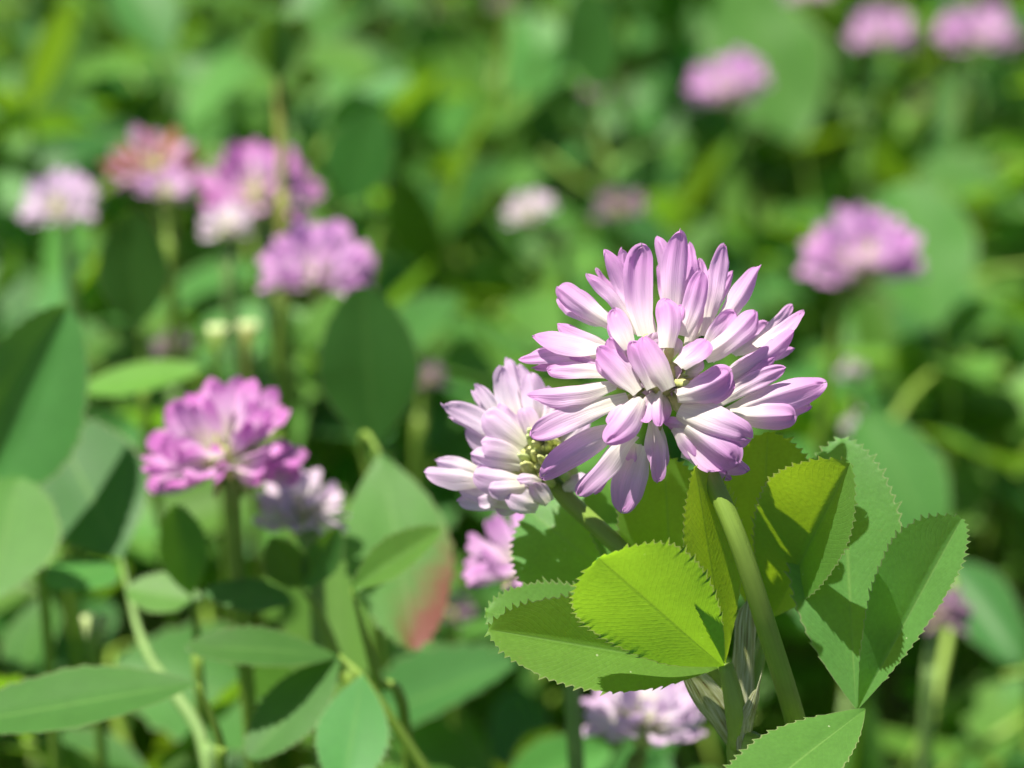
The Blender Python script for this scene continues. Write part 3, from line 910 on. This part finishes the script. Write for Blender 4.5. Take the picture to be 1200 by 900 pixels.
# ------------------------------------------------------------------ leaves that can be told apart in the blur
#  leaflets: (base px, base py, depth, tip px, tip py, depth, width px, normal(cam), foldl, foldr, bend) ; stalk way points
FEAT = [
    ('leafy clover with one broad leaflet folded along its middle, half of it dark', [
        (-45, 612, 23.0, 78, 360, 23.5, 165, (.25, .35, .9), 40, 2, 0)], [(30, 640, 23.2), (60, 800, 23.6)], 'leaf'),
    ('leafy clover with a rounded leaflet under the folded broad one', [
        (142, 655, 23.6, 62, 492, 24.2, 150, (-.1, .6, .75), 8, 8, 0), (135, 660, 23.6, 60, 690, 23.0, 85, (-.1, .75, .6), 8, 8, 0)], None, 'leaf'),
    ('leafy clover with a pale upright leaflet cut by the side of the view', [
        (-10, 705, 22.6, 22, 560, 23.0, 130, (.0, .55, .8), 8, 8, 0)], [(-20, 800, 22.7), (-10, 900, 23)], 'leaf'),
    ('leafy clover with a dark egg-shaped leaflet under the pale pink heads', [
        (160, 385, 26.0, 152, 246, 25.7, 84, (.2, -.3, .9), 10, 10, 0)], [(170, 450, 26.2), (180, 560, 26.5)], 'leaf'),
    ('leafy clover with a long level leaflet low above the ground shade', [
        (232, 800, 21.0, -60, 850, 20.6, 120, (-.05, .85, .5), 10, 10, 0)], [(260, 880, 21.2), (265, 980, 21.5)], 'leaf'),
    ('leafy clover with a narrow level leaflet ending in a reddish point', [
        (398, 768, 21.5, 220, 752, 21.2, 62, (0, .75, .65), 8, 8, -.05), (400, 770, 21.5, 292, 888, 21.3, 84, (-.2, .65, .7), 8, 8, 0),
        (425, 790, 21.3, 402, 925, 20.9, 84, (.1, .65, .7), 6, 6, 0)], [(432, 805, 21.4), (505, 915, 21.6), (560, 1010, 21.9)], 'leaf'),
    ('leafy clover with a dark leaflet pointing at the reddening leaf', [
        (412, 690, 21.2, 520, 622, 21.0, 58, (.2, .6, .75), 25, 25, .05), (412, 700, 21.2, 470, 650, 21.4, 40, (-.5, .2, .85), 20, 20, 0)],
        [(440, 790, 21.6), (480, 930, 22.0)], 'leaf'),
    ('clover with a broad leaflet turning red towards its tip', [
        (446, 530, 23.4, 486, 762, 22.6, 125, (.05, .6, .8), 6, 6, 0)], [(425, 520, 23.8), (440, 700, 24.4)], 'red_leaf'),
    ('leafy clover with a yellow-green upright leaflet below the magenta flower', [
        (225, 700, 22.6, 204, 592, 22.3, 58, (.3, -.35, .9), 16, 10, 0), (240, 705, 22.6, 150, 690, 22.8, 60, (0, .6, .7), 10, 10, 0)],
        [(232, 760, 22.8), (240, 880, 23)], 'leaf'),
    ('leafy clover with small olive leaflets clustered at a stalk joint', [
        (352, 690, 22.1, 318, 630, 21.9, 52, (.1, -.2, .9), 14, 14, 0), (356, 690, 22.1, 396, 618, 22.0, 44, (.3, -.1, .9), 14, 14, 0),
        (345, 705, 22.1, 240, 692, 22.1, 52, (0, .7, .7), 10, 10, 0)], [(372, 715, 22.2), (400, 790, 22.3), (415, 900, 22.5)], 'leaf'),
    ('leafy clover with a big dark rounded leaflet under the leaning pink head', [
        (440, 525, 25.2, 424, 335, 24.8, 120, (.1, -.45, .88), 10, 10, 0)], [(446, 600, 25.4), (450, 700, 25.8)], 'leaf'),
    ('leafy clover with a level leaflet shading the small purple head', [
        (78, 460, 25.5, 236, 436, 25.3, 70, (.05, .8, .55), 12, 12, 0)], [(70, 520, 25.7), (80, 650, 26)], 'leaf'),
    ('leafy clover with a glowing yellow-green leaflet behind the stalk-crossed head', [
        (402, 240, 33.0, 442, 125, 32.6, 84, (-.2, -.5, .85), 8, 8, 0)], [(395, 300, 33.2), (390, 400, 33.6)], 'leaf'),
    ('leafy clover with a tall bright yellow-green leaflet far back', [
        (702, 110, 38.0, 684, -15, 37.6, 70, (.1, -.5, .85), 8, 8, 0)], [(705, 170, 38.2), (710, 260, 38.5)], 'leaf'),
    ('leafy clover with a broad leaflet standing behind the half-round pink head', [
        (1100, 385, 34.0, 1055, 215, 34.6, 140, (-.1, .55, .8), 10, 10, 0)], [(1110, 430, 34.2), (1115, 520, 34.5)], 'leaf'),
    ('leafy clover with a smooth light leaflet lying flat near the paired heads', [
        (1075, 190, 38.0, 1178, 214, 37.6, 66, (-.1, .7, .6), 8, 8, 0)], [(1070, 230, 38.2), (1075, 320, 38.5)], 'leaf'),
    ('leafy clover with a very broad leaflet behind the tilted pink head', [
        (940, 170, 42.0, 860, -20, 42.8, 150, (.0, .5, .8), 8, 8, 0)], [(950, 230, 42.2), (960, 320, 42.5)], 'leaf'),
]
for i, (label, lfs, way, key) in enumerate(FEAT):
    rr = random.Random(300 + i)
    b0 = at(*lfs[0][:3])
    pts = [b0] + [at(*q) for q in way] if way else [b0, at(170, 760, 23.0), at(228, 846, 22.6), at(242, 895, 22.5), at(246, 960, 22.6)]
    foot = ground_under(pts[-1], rr.gauss(0, .4), rr.uniform(0.2, 0.9))
    pl = Plant('leafy_clover', foot, label, 'clover', 'clovers showing their leaves in the blur')
    pts = pts + [pts[-1].lerp(foot, 0.5), foot]
    thick = 0.056 if not way else 0.045
    pet = pl.mesh('leaf', tube_geo(pts, [thick * .25, thick * .8, thick, thick * 1.1, thick * 1.1, thick * 1.2], n=26, sides=8), M['stem_pale' if not way else 'stem'])
    for j, (bx, by, bd, tx, ty, td, wpx, nrm, fl, fr, bend) in enumerate(lfs):
        b, tp = at(bx, by, bd), at(tx, ty, td)
        V, F, U = leaflet_geo((tp - b).length, wpx / FPX * bd, foldl=fl, foldr=fr, bend=bend, cup=.05, teeth=14, nv=3, obov=.48 + .03 * (i % 3), tipx=1.45 + .15 * (i % 3), seed=i * 3 + j, tooth=0.03, ripple=0.03)
        pl.link('leaflet', mesh_from('leaflet', V, F, U, M[key]), frame(b, tp, cdir(*nrm)), pet)

# ------------------------------------------------------------------ buds and bare stalks
BUDS = [
    (255, 408, 27.0, .10, 'whitish green clover bud beside a second one near the leaning pink head'),
    (291, 404, 27.0, .10, 'whitish green clover bud on a reddish stalk above the magenta flower'),
    (112, 757, 24.0, .12, 'plump yellow-green clover bud among dark leaves'),
]
for i, (px, py, dep, rad, label) in enumerate(BUDS):
    c = at(px, py, dep)
    foot = ground_under(at(px + 10, py + 200, dep + .5))
    pl = Plant('budding_clover', foot, label, 'clover', 'clovers still in bud')
    pl.mesh('flower_stalk', tube_geo([c, at(px + 2, py + 60, dep + .1), c.lerp(foot, .5), foot], [.04, .045, .05, .06], n=14, sides=8), M['stem_brown' if i == 1 else 'stem'])
    rr = random.Random(500 + i)
    parts = []
    for k in range(14):
        th, ph = math.acos(1 - (k + .5) / 14 * 1.7), k * 2.4
        d = (UP * math.cos(th) + RIGHT * math.sin(th) * math.cos(ph) + BACK * math.sin(th) * math.sin(ph))
        d = (d + UP * 2.4).normalized()
        parts.append(tube_geo([c, c + d * rad * 1.0, c + d * rad * 2.3], [rad * .25, rad * .42, rad * .12], n=4, sides=6))
    pl.mesh('flower_bud', join_geo(parts), M['bud'])

pl = Plant('bare_stalk', ground_under(at(335, 420, 28.6)), 'bare olive-brown stalk with a green tip, in front of a pink head', 'stalk')
pl.mesh('stem', tube_geo([at(325, 60, 28.0), at(328, 130, 28.1), at(333, 230, 28.2), at(335, 420, 28.6), pl.foot], [.04, .058, .058, .06, .07], n=20, sides=8), M['stem_brown'])
tp = at(325, 92, 28.0)
for k in range(3):
    d = cdir(math.sin(k * 2.1) * .5, 1, math.cos(k * 2.1) * .4)
    V, F, U = leaflet_geo(.62, .42, foldl=25, foldr=25, teeth=0, nv=2, seed=k)
    pl.link('leaflet', mesh_from('leaflet', V, F, U, M['leaf']), frame(tp, tp + d, cdir(math.sin(k * 2.1) * .6, .6, .6)))

# ------------------------------------------------------------------ the meadow: leafy clovers all around
def blocked(p, size):
    """True where a leaf would stand between the camera and a flower or leaf that the view shows."""
    rel = p - CAM
    dep = -rel.dot(BACK)
    if dep < 5:
        return True
    x = 600 + rel.dot(RIGHT) / dep * FPX
    y = 450 - rel.dot(UP) / dep * FPX
    rpx = size / dep * FPX
    for q, qd, qr in GUARD:
        if dep < qd + 0.8 and abs(x - q[0]) < rpx + qr and abs(y - q[1]) < rpx + qr:
            return True
    return dep < 24 and -50 < y < 900 + rpx * 0.6 and -200 < x < 1400


GUARD = [((f[0], f[1]), f[2], f[3] / f[2] * FPX * 0.75) for f in FL]
for label, lfs, way, key in FEAT:
    for l in lfs:
        GUARD.append((((l[0] + l[3]) / 2, (l[1] + l[4]) / 2), l[2], l[6] * 0.4))
for b in BUDS:
    GUARD.append(((b[0], b[1]), b[2], 14))

meadow_label = 'leafy flowerless clover standing away from any flower head, in the green crowd'
meadow_group = 'leafy clovers filling the meadow'
count = 0
y = -6.0
while y < 57:
    halfw = 4.4 + 0.19 * (y + 16)
    step = 2.25 + max(0, y - 25) * 0.02
    x = -halfw
    while x < halfw:
        rr = random.Random(count * 17 + 5)
        fx, fy = x + rr.uniform(-.8, .8), y + rr.uniform(-.8, .8)
        count += 1
        x += step * rr.uniform(0.85, 1.2)
        foot = Vector((fx, fy, -0.3))
        top = Vector((fx + rr.gauss(0, .7), fy + rr.gauss(0, .7), rr.gauss(10.6, 0.9)))
        near = min((math.hypot(fx - q[0], fy - q[1]), q[2]) for q in FEET)
        lab = 'leafy flowerless clover growing beside the ' + near[1] if near[0] < 4.0 else meadow_label
        pl = Plant('leafy_clover', foot, lab, 'clover', 'leafy clovers by the ' + near[1] if near[0] < 4.0 else meadow_group)
        sp = [foot, foot.lerp(top, .5) + Vector((rr.gauss(0, .4), rr.gauss(0, .4), 0)), top]
        pl.mesh('stem', tube_geo(sp, [.09, .075, .05], n=8, sides=6), M['stem_pale' if count % 5 == 0 else 'stem'])
        nl = 5 if y < 32 else 4
        a0 = rr.uniform(0, 6.28)
        for k in range(nl):
            a = a0 + k * 2.1 + rr.gauss(0, .3)
            low = k == 3
            s = top.lerp(sp[1], rr.uniform(0.0, 0.25) if not low else rr.uniform(.5, .8))
            reach = rr.uniform(0.6, 2.0)
            ce = Vector((top.x + math.cos(a) * reach, top.y + math.sin(a) * reach, rr.gauss(12.4, 1.5) if not low else rr.gauss(9.0, 0.9)))
            size = rr.uniform(0.95, 1.8)
            ok = True
            for tryn in range(3):
                if not blocked(ce, size):
                    break
                ce.z -= 1.5
            if 1.0 < ce.x and ce.y < 12 and not low:
                ce.z -= 2.6                            # a hollow beside the tall clover
            if ce.z < 4:
                continue
            tilt = Vector((rr.gauss(-.06, .5), rr.gauss(-.12, .5), 1))
            auto_leaf(pl, s, ce, tilt, rr.uniform(0, 6.28), size, rr)
    y += step * 0.92
# low undergrowth between the stems: one mass of small leaves nobody could count
rr = random.Random(77)
V, F, U = [], [], []
for i in range(5200):
    yy = rr.uniform(-6, 70)
    hw = 5.5 + 0.22 * (yy + 16)
    b = Vector((rr.uniform(-hw, hw), yy, rr.uniform(2.5, 9.2)))
    a = rr.uniform(0, 6.28)
    d = Vector((math.cos(a), math.sin(a), rr.gauss(.1, .3))).normalized()
    lv, lf, lu = leaflet_geo(rr.uniform(1.0, 1.9), rr.uniform(.6, 1.0), foldl=rr.uniform(2, 30), foldr=rr.uniform(2, 30), bend=rr.uniform(-.2, .2), nu=4, nv=1, seed=i, obov=.52)
    m4 = frame(b, b + d, Vector((rr.gauss(0, .4), rr.gauss(-.1, .4), 1)))
    o = len(V)
    V += [m4 @ v for v in lv]
    F += [tuple(k + o for k in f) for f in lf]
    U += lu
g = bpy.data.objects.new('undergrowth', mesh_from('undergrowth', V, F, U, M['leaf']))
col.objects.link(g)
tag(g, 'low mass of small green leaves between the clover stems', 'undergrowth', kind='stuff')

print('meadow plants', count, 'objects', len(bpy.data.objects))
